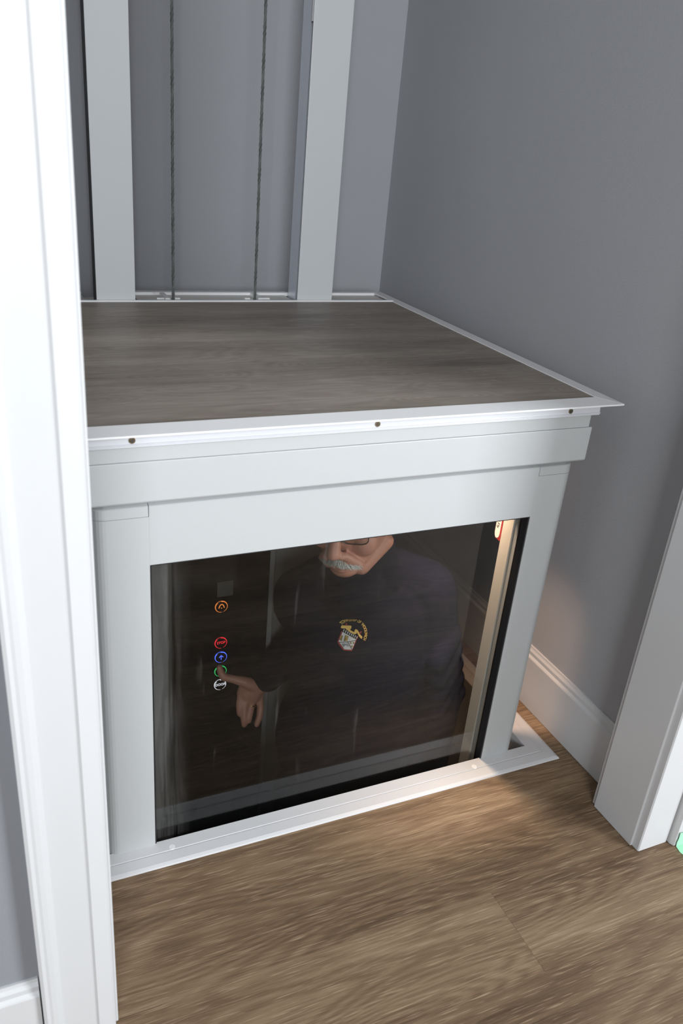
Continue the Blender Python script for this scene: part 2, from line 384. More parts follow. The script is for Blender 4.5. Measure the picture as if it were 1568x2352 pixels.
# ---------------------------------------------------------------- floor trim around the opening
tr = empty('trim_1', ((HX0+HX1)/2, 0, 0)); struct(tr, 'white two-step flange around the lift opening in the floor', 'trim')
TW = .0255
def flange_strip(name, side):
    # u = distance outward from the opening; height profile with a groove in the middle
    U = [(-.0, -.02), (-.0, .0052), (.001, .0062), (TW-.0016, .0062), (TW-.0008, .0044), (TW, .0044), (TW+.0008, .0058), (2*TW-.006, .0050), (2*TW-.001, .0030), (2*TW, .0004), (2*TW, .0002), (TW*.5, .0002), (TW*.5, -.02)]
    U = [(-.0, .0003), (-.0, .0052), (.001, .0062), (TW-.0016, .0062), (TW-.0008, .0044), (TW, .0044), (TW+.0008, .0058), (2*TW-.006, .0050), (2*TW-.001, .0030), (2*TW, .0003)]
    bm = bmesh.new(); A, Bv = [], []
    for u, z in U:
        if side == 'front': a, b_ = (HX0-u, HY0-u, z), (HX1+u, HY0-u, z)
        if side == 'right': a, b_ = (HX1+u, HY0-u, z), (HX1+u, HY1+u, z)
        if side == 'back': a, b_ = (HX1+u, HY1+u, z), (HX0-u, HY1+u, z)
        if side == 'left': a, b_ = (HX0-u, HY1+u, z), (HX0-u, HY0-u, z)
        A.append(bm.verts.new(a)); Bv.append(bm.verts.new(b_))
    n = len(U)
    bm.faces.new(A); bm.faces.new(Bv)
    for i in range(n): bm.faces.new((A[i], A[(i+1) % n], Bv[(i+1) % n], Bv[i]))
    return obj('flange', bm, TRIMM, tr)
for s_ in ('front', 'right', 'back', 'left'): flange_strip('flange', s_)
for x in (-.165, .437):
    bm = bmesh.new(); cyl(bm, (x, HY0-.019), .0062, 'z', .0055, .0064, 24, .0050); obj('screw_cap', bm, FLANGE, tr, smooth=False)

# ---------------------------------------------------------------- lift car
CX0, CX1 = -.270, .5385
WX0, WX1, WZ1 = -.190, .4625, .548
ZF = -1.22          # car floor
car = empty('lift_car', ((CX0+CX1)/2, .36, ZF-.08))
tag(car, 'pale grey lift car with a glass window front, rising through the floor', 'elevator')
def stile_prof(s):
    # s=-1 left, +1 right; rounded outer front corner
    xo = CX0 if s < 0 else CX1; xi = WX0 if s < 0 else WX1; r = .022; P = []
    for i in range(9):
        t = PI/2*i/8
        P.append((xo - s*r + s*r*math.sin(t), r - r*math.cos(t)))
    P = P+[(xo, .045), (xi, .045), (xi, 0.0)]
    return P
for s in (-1, 1):
    bm = bmesh.new(); prism(bm, stile_prof(s), 'z', ZF-.04, .6238); obj('stile', bm, LIFTW, car)
    # corner cap with a rolled top edge
    bm = bmesh.new(); P = stile_prof(s)
    levels = [(.6244, .0), (.6388, .0), (.6400, .0012), (.6452, .0150)]
    rings_ = []
    cxm = (CX0+WX0)/2 if s < 0 else (CX1+WX1)/2
    for z, ins in levels:
        R_ = []
        for (x, y) in P:
            yy = max(y, 0)+ins if y < .03 else y
            xx = x - s*ins if abs(x-(CX0 if s < 0 else CX1)) < .0215 else x + s*.0009
            R_.append(bm.verts.new((xx, yy, z)))
        rings_.append(R_)
    bm.faces.new(rings_[0]); bm.faces.new(rings_[-1][::-1])
    for a, b_ in zip(rings_, rings_[1:]):
        for i in range(len(a)): bm.faces.new((a[i], a[(i+1) % len(a)], b_[(i+1) % len(a)], b_[i]))
    obj('corner_cap', bm, LIFTW, car)
bm = bmesh.new(); prism(bm, [(.0, WZ1), (.0, .6388), (.0012, .6400), (.0160, .6452), (.045, .6452), (.045, WZ1)], 'x', WX0+.0001, WX1-.0001); obj('top_rail', bm, LIFTW, car)
B('bottom_rail', LIFTW, car, (WX0, WX1, 0, .045, ZF-.04, ZF+.12))
# gasket and window pane
GT = .0026
B('gasket', RUB, car, (WX1-GT, WX1, .0018, .021, ZF+.12, WZ1), (WX0, WX0+GT, .0018, .021, ZF+.12, WZ1), (WX0+GT, WX1-GT, .0018, .021, WZ1-GT, WZ1), (WX0+GT, WX1-GT, .0018, .021, ZF+.12, ZF+.12+GT))
B('window_glass', GLASS, car, (WX0+GT, WX1-GT, .0172, .0182, ZF+.12+GT, WZ1-GT), origin=(0, 0, 0))
# one pane surface only: keep the front face
# header
bm = bmesh.new(); prism(bm, [(-.0095, .6500), (-.0120, .6530), (-.0120, .7095), (-.0112, .7105), (.03, .7105), (.03, .6500)], 'x', CX0-.003, CX1+.005); obj('header_band', bm, LIFTW, car, bevel=.0012)
bm = bmesh.new(); prism(bm, [(-.0106, .7112), (-.0106, .7321), (.03, .7321), (.03, .7112)], 'x', CX0-.002, CX1-.0015); obj('header_strip', bm, LIFTW, car)
B('header_gap_shade', DARK, car, (CX0+.01, CX1-.02, .012, .03, .6456, .6499))  # dark strip coloured in for the shade of the gap
for x in (CX1-.045, CX0+.033):
    bm = bmesh.new(); cyl(bm, (x, .0085), .0035, 'z', .6455, .6485, 12); obj('header_bolt', bm, LIFTW, car)
# shell
B('roof', LIFTW, car, (CX0+.002, CX1-.002, .03, .735, .70, .7335))
B('car_ceiling', nmat('cabin_ceiling_white', (.6, .58, .55), .6), car, (CX0+.012, CX1-.012, .05, .72, .688, .6995))
B('car_floor', CABIN, car, (CX0, CX1, .046, .735, ZF-.04, ZF))
B('side_wall', CABIN, car, (CX0, CX0+.012, .046, .735, ZF, .70))
B('rear_wall', CABIN, car, (CX0+.012, CX1-.012, .723, .735, ZF, .688))
# right inner post in two steps, smoked side pane behind it
bm = bmesh.new(); prism(bm, [(.4640, .0455), (.4640, .0365), (.4600, .0375), (.4600, .0660), (.4640, .0690), (.528, .0690), (.528, .0455)], 'z', ZF, .688)
obj('inner_post', bm, INNER, car)
B('inner_post', INNER, car, (.4632, .528, .0455, .0455001, ZF, ZF+.001)) if False else None
B('return_strip', INNER, car, (WX1, WX1+.012, .0215, .0452, ZF+.12, WZ1)) if False else None
B('rear_post', CABIN, car, (.495, .528, .69, .7225, ZF, .688))
B('side_pane', SMOKE, car, (.5215, .5245, .0695, .69, ZF+.02, .688))
B('side_rail', CABIN, car, (.515, .528, .0695, .69, ZF, ZF+.02))
# ceiling light
LX, LY = .438, .108
bm = bmesh.new(); ring(bm, 0, 0, 0, .030, .038, .006, 32)
for v in bm.verts: v.co = Vector((LX+v.co.x, LY+v.co.z, .6875-v.co.y*1.0))
lr = obj('light_trim', bm, CHROME, car)
bm = bmesh.new(); cyl(bm, (LX, LY), .0295, 'z', .6845, .6875, 28); obj('light_lens', bm, nmat('lamp_lens', (1, .9, .8), .4, emit=(1, .78, .58), estr=1.5), car)
ld = bpy.data.lights.new('cabin_downlight', 'AREA'); ld.shape = 'DISK'; ld.size = .05; ld.spread = math.radians(68); ld.energy = 2.1; ld.color = (1, .72, .52)
lo = bpy.data.objects.new('cabin_downlight', ld); COL.objects.link(lo); lo.location = (LX, LY, .6835)

B('added_dark_block', CABIN, car, (.1575, .37, .45, .7225, ZF, .6875))  # added block behind the man, hides the lit rear wall to darken that strip
# control tower and panel
B('control_column', CABIN, car, (CX0+.0125, .157, .412, .7225, ZF, .6875), bevel=.003)
cp = B('control_panel', BLACK, car, (-.0665, .1405, .4005, .4118, -.95, .60), bevel=.0015)
B('display', nmat('brushed_display', (.16, .155, .15), .35, metal=.5), cp, (.0263, .0603, .3995, .4005, .2215, .2575), bevel=.0005)
def emis(n, c, s): return nmat(n, (.02, .02, .02), .3, emit=c, estr=s)
BUT = nmat('button_black', (.008, .008, .008), .2)
def text_mesh(txt, size, name='t', bold=0.0):
    cu = bpy.data.curves.new(name, 'FONT'); cu.body = txt; cu.size = size; cu.align_x = 'CENTER'; cu.align_y = 'CENTER'; cu.extrude = .0002; cu.offset = bold
    o = bpy.data.objects.new(name, cu); COL.objects.link(o); bpy.context.view_layer.update()
    me = bpy.data.meshes.new_from_object(o.evaluated_get(bpy.context.evaluated_depsgraph_get()))
    bpy.data.objects.remove(o); bpy.data.curves.remove(cu)
    return me
def stand_text(name, txt, size, x, y, z, mat, parent, bold=.0, sx=1.0):
    me = text_mesh(txt, size, name, bold); me.materials.clear(); me.materials.append(mat)
    me.transform(Matrix.Diagonal((sx, 1, 1, 1))); me.transform(Matrix.Rotation(PI/2, 4, 'X'))
    o = bpy.data.objects.new(name, me); COL.objects.link(o)
    o.parent = parent; o.location = Vector((x, y, z))-world_of(parent)
    return o
def button(x, z, mat, kind):
    R0_ = .0136
    bm = bmesh.new(); cyl(bm, (x, z), .0120, 'y', .3975, .4005, 28); b_ = obj('button', bm, BUT, cp)
    bm = bmesh.new(); ring(bm, x, z, .3985, .0121, R0_, .002, 36); obj('button_ring', bm, mat, cp)
    for g0, g1 in ((1.65, 2.25), (4.75, 5.1)):
        bm = bmesh.new(); ring(bm, x, z, .3978, .0120, .0139, .001, 6, g0, g1); obj('ring_glint', bm, CHROME, cp)  # short bright arcs imitate glints on the ring
    y = .3966
    bm = bmesh.new()
    if kind == 'bell':
        pts = [(-.0058, -.0020), (-.0048, .0016), (-.0030, .0056), (0, .0070), (.0030, .0056), (.0048, .0016), (.0058, -.0020)]
        for (a, b2), (c, d) in zip(pts, pts[1:]):
            n = Vector((-(d-b2), c-a)).normalized()*.0010
            q = [(a+n.x, b2+n.y), (c+n.x, d+n.y), (c-n.x, d-n.y), (a-n.x, b2-n.y)]
            prism(bm, [(x+p[0], z+p[1]) for p in q], 'y', y, y+.0008)
        cyl(bm, (x, z-.0022), .0011, 'y', y, y+.0008, 10)
        obj('button_symbol', bm, mat, cp)
    elif kind == 'up':
        prism(bm, [(x-.0008, z-.0050), (x+.0008, z-.0050), (x+.0008, z+.0045), (x-.0008, z+.0045)], 'y', y, y+.0008)
        for s in (-1, 1):
            prism(bm, [(x, z+.0068), (x+s*.0052, z+.0014), (x+s*.0040, z+.0004), (x, z+.0046)], 'y', y, y+.0008)
        obj('button_symbol', bm, mat, cp)
    elif kind == 'down':
        prism(bm, [(x-.0008, z+.0050), (x+.0008, z+.0050), (x+.0008, z-.0045), (x-.0008, z-.0045)], 'y', y, y+.0008)
        for s in (-1, 1):
            prism(bm, [(x, z-.0068), (x+s*.0052, z-.0014), (x+s*.0040, z-.0004), (x, z-.0046)], 'y', y, y+.0008)
        obj('button_symbol', bm, mat, cp)
    else:
        bm.free(); stand_text('button_lettering', kind, .0085, x, y, z+.0018, mat, cp, bold=.00012, sx=.92)
    return b_
tag(button(.0358, .1975, emis('orange_glow', (1, .30, .06), 1.1), 'bell'), 'alarm button with an orange ring')
tag(button(.0366, .1060, emis('red_glow', (1, .03, .05), 1.2), 'STOP'), 'stop button with a red ring')
tag(button(.0374, .0684, emis('blue_glow', (.10, .18, 1), 1.6), 'up'), 'up button with a blue ring')
tag(button(.0373, .0314, emis('green_glow', (.05, .8, .2), .9), 'down'), 'green-ringed button under the thumb')
tag(button(.0371, -.0050, emis('white_glow', (.9, .9, 1), 1.2), 'DOOR'), 'door button with a white ring')
# sticker high on the smoked side
DY = .0715
bm = bmesh.new(); prism(bm, [(.0725+DY, .40), (.0725+DY, .60), (.0930+DY, .60), (.0930+DY, .430), (.0915+DY, .4235), (.0875+DY, .4190), (.0725+DY, .4190)], 'x', .5207, .5213)
obj('sticker_border', bm, nmat('sticker_red', (.30, .02, .02), .5), car)
bm = bmesh.new()
prism(bm, [(.0770+DY, .60), (.0922+DY, .60), (.0922+DY, .4305), (.0905+DY, .4245), (.0870+DY, .4210), (.0830+DY, .4215), (.0790+DY, .4245), (.0770+DY, .4300)], 'x', .5201, .5207); obj('sticker', bm, nmat('sticker_white', (.8, .75, .72), .5), car)
me = text_mesh('ual Fly', .0105, 'sticker_lettering'); me.materials.clear(); me.materials.append(RUB)
so = bpy.data.objects.new('sticker_lettering', me); COL.objects.link(so)
# reading downwards, facing the cabin (-X)
for v in me.vertices: v.co = Vector((-abs(v.co.z), v.co.y*-1.0, -v.co.x))
so.parent = car; so.location = Vector((.5199, .0845+DY, .4560))-world_of(car)

# ---------------------------------------------------------------- hatch resting on the car
HZ = .757
PX0, PX1, PY0, PY1 = -.288, .5515, .0045, .7560
hat = empty('floor_hatch', ((CX0+CX1)/2, .42, .735))
tag(hat, 'floor hatch of dark oak-look board with a white flange, on top of the lift car', 'hatch')
B('hatch_board', OAKG, hat, (PX0, PX1, PY0, PY1, .745, HZ-.0008))
B('hatch_frame', PLATE, hat, (PX0+.02, PX1-.02, .031, .86, .7345, .7449))
def hstrip(pts_in, pts_out, lowback=False):
    """mitred bar: inner line at full height, outer line a little lower, thin edge"""
    bm = bmesh.new()
    (a, b_), (c, d) = pts_in, pts_out
    top = [(a[0], a[1], HZ+.0006), (b_[0], b_[1], HZ+.0006), (d[0], d[1], HZ-.0022), (c[0], c[1], HZ-.0022)]
    mid = [(p[0], p[1], p[2]-.0028) for p in top]
    T = [bm.verts.new(p) for p in top]; Bm = [bm.verts.new(p) for p in mid]
    bm.faces.new(T); bm.faces.new(Bm[::-1])
    for i in range(4): bm.faces.new((T[i], T[(i+1) % 4], Bm[(i+1) % 4], Bm[i]))
    return obj('hatch_flange', bm, FLANGE, hat, bevel=.0007)
OX0, OX1, OY0, OY1 = PX0-.03, .5835, -.0312, .8860
hstrip(((PX0, PY0), (PX1, PY0)), ((OX0, OY0), (OX1, OY0)))
hstrip(((PX1, PY0), (PX1, .8520)), ((OX1, OY0), (OX1, OY1)))
hstrip(((PX0, .8520), (PX0, PY0)), ((OX0, OY1), (OX0, OY0)))
# raised white rear edging of the board
B('rear_edging', FLANGE, hat, (PX0, PX1+.004, .7570, .7650, .746, HZ+.0022), bevel=.0008)
# rear cover plates around the rails, with white inner lips
def cover(x0, x1, cut0=0, cut1=0, notches=()):
    xs = [x0]+[v for n in notches for v in n]+[x1]
    boxes = []
    prev = x0
    for n0, n1 in notches:
        boxes.append((prev, n0, .7655, .8525, .7500, .7518)); boxes.append((n0, n1, .808, .8525, .7500, .7518)); prev = n1
    boxes.append((prev, x1, .7655, .8525, .7500, .7518))
    c = B('rear_cover', PLATE, hat, *boxes)
    bm = bmesh.new(); prism(bm, [(.8525, .7500), (.8525, .7572), (.8545, .7580), (.8860, .7550), (.8860, .7535), (.8545, .7535), (.8545, .7500)], 'x', x0+cut0, x1-cut1); obj('rear_flange', bm, FLANGE, hat)
cover(-.048, .309, 0, -.012, ((.0215, .0345), (.2085, .2225)))
cover(PX0+.002, -.158); cover(.402, PX1-.0015, 0, -.0)
B('rear_flange_corner', FLANGE, hat, (.5500, .5750, .8530, .8845, .7535, .7548))
for x0, x1 in ((-.005, .018), (.0345, .046), (.196, .2085), (.2225, .256)):
    B('rope_guide', FLANGE, hat, (x0, x1, .803, .809, .7518, .7555))
for x in (.020, .229):
    B('rope_guide', FLANGE, hat, (x-.0055, x+.0055, .790, .8525, .7518, .7580) if x > .1 else (x-.009, x+.001, .790, .8525, .7518, .7575))
# under-flange molding with three screws
bm = bmesh.new()
prism(bm, [(-.0085, .7322), (-.0150, .7326), (-.0188, .7345), (-.0178, .7360), (-.0202, .7370), (-.0200, .7382), (-.0178, .7390), (-.0168, .7525), (.0300, .7525), (.0300, .7449), (-.0080, .7449)], 'x', CX0-.006, CX1+.0085)
obj('edge_molding', bm, MOLD, hat, bevel=.0004)
for x in (-.213, .1375, .486):
    bm = bmesh.new(); cyl(bm, (x, .7436), .0041, 'y', -.0186, -.0168, 18, .0046)
    sc = obj('screw', bm, SCREW, hat)
    bm = bmesh.new(); prism(bm, [(x-.0026, .7431), (x+.0026, .7431), (x+.0026, .7441), (x-.0026, .7441)], 'y', -.0189, -.0186)
    prism(bm, [(x-.0005, .7410), (x+.0005, .7410), (x+.0005, .7462), (x-.0005, .7462)], 'y', -.0190, -.0186)
    obj('screw_slot', bm, DARK, sc)

# ---------------------------------------------------------------- rails and ropes
def rail(x0, x1, label, inner):
    r = empty('guide_rail', ((x0+x1)/2, .80, ZL)); tag(r, label, 'rail', 'grey lift rails on the back wall')
    B('rail_cover', RAILM, r, (x0, x1, .7665, .7700, ZL+.001, ZC-.001), bevel=.0008)
    B('rail_body', DARK, r, (x0+.022, x1-.004, .7702, .8450, ZL+.001, ZC-.001))
    # aluminium track on the left-hand side; left rail's is coloured dark for shadow
    bm = bmesh.new(); prism(bm, [(x0+.004, .792), (x0+.004, .838), (x0+.009, .838), (x0+.009, .822), (x0+.006, .820), (x0+.006, .810), (x0+.009, .808), (x0+.009, .7925)], 'z', ZL+.001, ZC-.001)
    prism(bm, [(x0+.009, .836), (x0+.022, .836), (x0+.022, .838), (x0+.009, .838)], 'z', ZL+.001, ZC-.001)
    obj('rail_track', bm, ALU if inner else DARK, r)
    B('wall_bracket', DARK, r, (x0+.04, x1-.02, .8452, YB-.001, 2.2, 2.26))
    B('wall_bracket', DARK, r, (x0+.04, x1-.02, .8452, YB-.001, -.9, -.84))
    if inner: B('joint_plate', FLANGE, r, (x0+.0005, x0+.0025, .7702, .7800, 1.315, 1.50))
    return r
rail(-.1385, -.0585, 'left, brighter of two grey vertical lift rails behind the hatch', False)
rail(.3100, .3965, 'right grey vertical lift rail with a bare aluminium track', True)
def rope(x, label):
    bm = bmesh.new(); n, turns_h = 8, .02
    z = ZL+.002; step = .02; rings_ = []
    zz = ZL+.002; zz1 = ZC-.001; K = int((zz1-zz)/.012)
    for k in range(K+1):
        z = zz+(zz1-zz)*k/K; R_ = []
        for i in range(n):
            t = 2*PI*i/n+z*160; rr = .0037 if i % 2 == 0 else .0031
            R_.append(bm.verts.new((x+rr*math.cos(t), .7955+rr*math.sin(t), z)))
        rings_.append(R_)
    bm.faces.new(rings_[0]); bm.faces.new(rings_[-1][::-1])
    for a, b_ in zip(rings_, rings_[1:]):
        for i in range(n): bm.faces.new((a[i], a[(i+1) % n], b_[(i+1) % n], b_[i]))
    o = obj('hoist_rope', bm, ROPE); tag(o, label, 'rope', 'steel ropes hanging between the rails')
rope(.0290, 'left of two thin steel hoist ropes between the rails')
rope(.2170, 'right of two thin steel hoist ropes between the rails')

# ---------------------------------------------------------------- the man in the car
per = empty('person', (.28, .24, ZF))
tag(per, 'man with grey moustache, glasses and navy sweatshirt pressing a button inside the car', 'person')
def capsule(bm, p0, r0, p1, r1, n=14):
    p0, p1 = Vector(p0), Vector(p1); d = p1-p0; L_ = d.length; q = d.to_track_quat('Z', 'Y').to_matrix().to_4x4() if L_ > 1e-6 else Matrix.Identity(4)
    for p, r in ((p0, r0), (p1, r1)):
        bmesh.ops.create_uvsphere(bm, u_segments=n, v_segments=max(6, n//2), radius=r, matrix=Matrix.Translation(p))
    if L_ > 1e-6: bmesh.ops.create_cone(bm, cap_ends=True, segments=n, radius1=r0, radius2=r1, depth=L_, matrix=Matrix.Translation((p0+p1)/2) @ q)
def ell(bm, c, r, rot=None, n=24):
    m = Matrix.Translation(Vector(c)) @ (rot.to_4x4() if rot else Matrix.Identity(4)) @ Matrix.Diagonal((*r, 1))
    bmesh.ops.create_uvsphere(bm, u_segments=n, v_segments=n//2, radius=1, matrix=m)
def remesh(name, bm, mat, parent, voxel, smooth=3, fac=.5, xf=None, keep=False):
    if xf: bmesh.ops.transform(bm, matrix=xf, verts=bm.verts)
    me = bpy.data.meshes.new('tmp'); bm.to_mesh(me); bm.free()
    o = bpy.data.objects.new('tmp', me); COL.objects.link(o)
    m = o.modifiers.new('r', 'REMESH'); m.mode = 'VOXEL'; m.voxel_size = voxel; m.use_smooth_shade = True
    if smooth: s = o.modifiers.new('s', 'SMOOTH'); s.factor = fac; s.iterations = smooth
    bpy.context.view_layer.update()
    me2 = bpy.data.meshes.new_from_object(o.evaluated_get(bpy.context.evaluated_depsgraph_get()))
    bpy.data.objects.remove(o)
    me2.name = name; me2.materials.clear(); me2.materials.append(mat)
    for p in me2.polygons: p.use_smooth = True
    off = world_of(parent); me2.transform(Matrix.Translation(-off))
    o2 = bpy.data.objects.new(name, me2); COL.objects.link(o2); o2.parent = parent
    return o2

# head frame: face looks along local -Y
HEAD = Vector((.229, .205, .499))
YAW, PITCH, ROLL = math.radians(-46), math.radians(8), math.radians(-4)
HM = Matrix.Translation(HEAD) @ Matrix.Rotation(YAW, 4, 'Z') @ Matrix.Rotation(PITCH, 4, 'X') @ Matrix.Rotation(ROLL, 4, 'Y')
hb = bmesh.new()
ell(hb, (0, .018, .035), (.076, .096, .088)); ell(hb, (0, -.012, -.01), (.068, .080, .090))
ell(hb, (0, -.038, -.060), (.052, .050, .050)); ell(hb, (0, -.062, -.088), (.030, .028, .024))       # jaw, chin
for s in (-1, 1):
    ell(hb, (s*.038, -.060, -.030), (.027, .025, .030))         # cheeks
    capsule(hb, (s*.058, -.005, -.060), .017, (s*.030, -.055, -.090), .017)   # jaw line
    ell(hb, (s*.030, -.080, .022), (.024, .012, .009))          # brow
    ell(hb, (s*.079, .012, -.002), (.008, .018, .032), Matrix.Rotation(s*.35, 3, 'Z'))   # ear
    ell(hb, (s*.080, .006, -.028), (.007, .010, .012))
    ell(hb, (s*.0125, -.100, -.044), (.0085, .010, .0075))      # nostril wing
    capsule(hb, (s*.016, -.095, -.046), .008, (s*.036, -.076, -.072), .009)   # nasolabial fold
capsule(hb, (0, -.085, .012), .0085, (0, -.106, -.034), .0120); ell(hb, (0, -.109, -.038), (.0125, .0125, .0105))
ell(hb, (0, -.088, -.064), (.026, .014, .012)); ell(hb, (0, -.088, -.074), (.021, .012, .0055)); ell(hb, (0, -.083, -.083), (.018, .012, .0065))
bmesh.ops.transform(hb, matrix=HM, verts=hb.verts)
capsule(hb, (.262, .235, .33), .056, tuple(HM @ Vector((-.004, .022, -.045))), .047)    # neck
capsule(hb, tuple(HM @ Vector((0, -.02, -.085))), .034, (.250, .222, .37), .040)
# body under the clothes
ell(hb, (.275, .245, .17), (.15, .095, .19)); ell(hb, (.28, .24, -.06), (.145, .11, .22)); ell(hb, (.28, .25, -.30), (.14, .10, .10))
capsule(hb, (.18, .25, .275), .040, (.40, .23, .27), .040)
SR, ER, WR = (.160, .262, .285), (.262, .372, .150), (.1255, .368, .008)
SL, EL, WL = (.415, .225, .275), (.430, .150, .045), (.395, .085, -.165)
capsule(hb, SR, .036, ER, .034); capsule(hb, ER, .036, WR, .026)
capsule(hb, SL, .045, EL, .038); capsule(hb, EL, .038, WL, .026)
for x in (.205, .355):
    capsule(hb, (x, .25, -.33), .078, (x, .235, -.74), .052); capsule(hb, (x, .235, -.74), .052, (x, .27, -1.12), .036)
    capsule(hb, (x, .27, ZF+.045), .03, (x, .13, ZF+.032), .022)
# right hand: palm towards the window, thumb out to the button, fingers hanging
def chain(bm, pts, k=1.0):
    for (a, ra), (b_, rb) in zip(pts, pts[1:]): capsule(bm, a, ra*k, b_, rb*k, 12)
chain(hb, [(WR, .0235), ((.108, .369, -.004), .0225), ((.104, .371, -.022), .0210)])
chain(hb, [((.104, .360, .006), .0150), ((.0815, .3620, .0195), .0125), ((.0575, .3700, .0265), .0092), ((.0385, .3800, .0290), .0088), ((.0335, .3850, .0390), .0080), ((.0315, .3875, .0495), .0076)])   # thumb
chain(hb, [((.090, .372, .004), .0160), ((.080, .374, -.020), .0125)]); chain(hb, [((.118, .371, -.012), .0165), ((.1165, .372, -.040), .0125)])
ell(hb, (.100, .366, -.020), (.026, .014, .028))
chain(hb, [((.0800, .3720, -.0200), .0100), ((.0715, .3640, -.0400), .0082), ((.0700, .3560, -.0600), .0070)])     # index
chain(hb, [((.0900, .3700, -.0260), .0102), ((.0810, .3560, -.0470), .0088), ((.0770, .3450, -.0690), .0078), ((.0780, .3440, -.0830), .0070)])   # middle
chain(hb, [((.1030, .3690, -.0320), .0100), ((.0960, .3560, -.0500), .0086), ((.0880, .3440, -.0680), .0076), ((.0875, .3430, -.0740), .0070)])   # ring finger
chain(hb, [((.1190, .3700, -.0340), .0102), ((.1200, .3600, -.0560), .0086), ((.1150, .3500, -.0750), .0078), ((.1070, .3440, -.0900), .0070)])   # little finger
# left hand
wl = Vector(WL)
chain(hb, [(tuple(wl), .025), ((.385, .075, -.215), .026)])
for i, dx in enumerate((-.024, -.008, .008, .022)):
    chain(hb, [((.385+dx, .078, -.225), .0095), ((.383+dx*1.1, .070, -.265), .0085), ((.381+dx, .078, -.285+.006*abs(i-1.5)), .0075)])
chain(hb, [((.372, .068, -.190), .011), ((.355, .058, -.215), .009), ((.352, .060, -.235), .008)])
body = remesh('body', hb, SKIN, per, .0027, 4, .5)

sw = bmesh.new()
ell(sw, (.285, .240, .17), (.165, .120, .20)); ell(sw, (.290, .205, .10), (.140, .105, .20)); ell(sw, (.280, .228, -.05), (.168, .130, .20)); ell(sw, (.28, .24, -.24), (.165, .122, .10))
capsule(sw, (.165, .255, .270), .066, (.412, .232, .270), .070)
capsule(sw, (.20, .245, .315), .058, (.345, .24, .315), .060); capsule(sw, (.320, .238, .325), .060, (.405, .230, .285), .064); capsule(sw, (.20, .245, .318), .058, (.168, .255, .285), .062)
capsule(sw, (.265, .236, .335), .078, (.264, .236, .398), .070); capsule(sw, (.292, .215, .340), .056, (.288, .212, .372), .047); capsule(sw, (.235, .190, .330), .060, (.225, .195, .365), .050)
capsule(sw, SR, .060, ER, .052); capsule(sw, ER, .054, (.134, .368, .020), .037)
capsule(sw, SL, .070, EL, .058); capsule(sw, EL, .058, (.400, .092, -.140), .040)
for k in range(5):   # soft folds in the sleeves and waist
    z = .20-.035*k
    capsule(sw, (.455+.006*k, .165-.004*k, z), .026, (.40, .115-.006*k, z-.03), .022)
capsule(sw, (.14, .15, -.27), .045, (.42, .15, -.27), .045)
shirt = remesh('sweatshirt', sw, NAVY, per, .0045, 6, .6)
# crew collar
tw = bmesh.new()
ell(tw, (.28, .245, -.36), (.155, .112, .09))
for x in (.205, .355):
    capsule(tw, (x, .25, -.36), .092, (x, .235, -.74), .068); capsule(tw, (x, .235, -.74), .068, (x, .265, ZF+.055), .052)
remesh('trousers', tw, TROU, per, .007, 4)
for x in (.205, .355):
    bm = bmesh.new(); capsule(bm, (x, .285, ZF+.043), .042, (x, .12, ZF+.036), .035)
    for v in bm.verts: v.co.z = max(v.co.z, ZF+.0015)
    remesh('shoe', bm, SHOE, per, .005, 2)
def head_part(name, bm, mat, smooth=False, parent=None):
    bmesh.ops.transform(bm, matrix=HM, verts=bm.verts)
    return obj(name, bm, mat, parent or per, smooth=smooth)
# hair at the sides and back
bm = bmesh.new(); ell(bm, (0, .036, .052), (.082, .090, .084))
bmesh.ops.delete(bm, geom=[v for v in bm.verts if (v.co.y < -.005 and v.co.z < .085) or v.co.z < -.012], context='VERTS')
hr = head_part('hair', bm, GREYHAIR, True); m_ = hr.modifiers.new('s', 'SOLIDIFY'); m_.thickness = .006; m_.offset = 0
# eyes
for s in (-1, 1):
    bm = bmesh.new(); ell(bm, (s*.031, -.0735, .004), (.0125, .0125, .0125), n=16); head_part('eye', bm, nmat('eye_white', (.7, .68, .64), .3), True)
# moustache of fine tufts
bm = bmesh.new(); rnd = random.Random(3)
for i in range(620):
    u = rnd.uniform(-1, 1); t = rnd.random()
    x = u*.031; yb = -.1015+.020*abs(u)**1.8; zb = -.0500-.007*abs(u)-.006*t
    L_ = .014+.006*rnd.random(); lean = u*.010+rnd.uniform(-.003, .003)
    p0 = Vector((x, yb+.004*rnd.random(), zb)); p1 = p0+Vector((lean*.7, -.0022-.0015*rnd.random(), -L_*.6)); p2 = p0+Vector((lean*1.2, .0005, -L_))
    wv = Vector((.00045, 0, 0)); A = [bm.verts.new(p) for p in (p0-wv, p0+wv, p1+wv*1.1, p1-wv*1.1)]; t2 = bm.verts.new(p2)
    A2 = bm.verts.new(p1+Vector((0, -.0012, 0)))
    bm.faces.new(A); bm.faces.new((A[3], A[2], t2)); bm.faces.new((A[0], A[3], A2)); bm.faces.new((A[1], A2, A[2])); bm.faces.new((A[3], t2, A2)); bm.faces.new((A[2], A2, t2))
ell(bm, (0, -.0880, -.0600), (.026, .0090, .0065), n=16)
mo = head_part('moustache', bm, GREYHAIR)
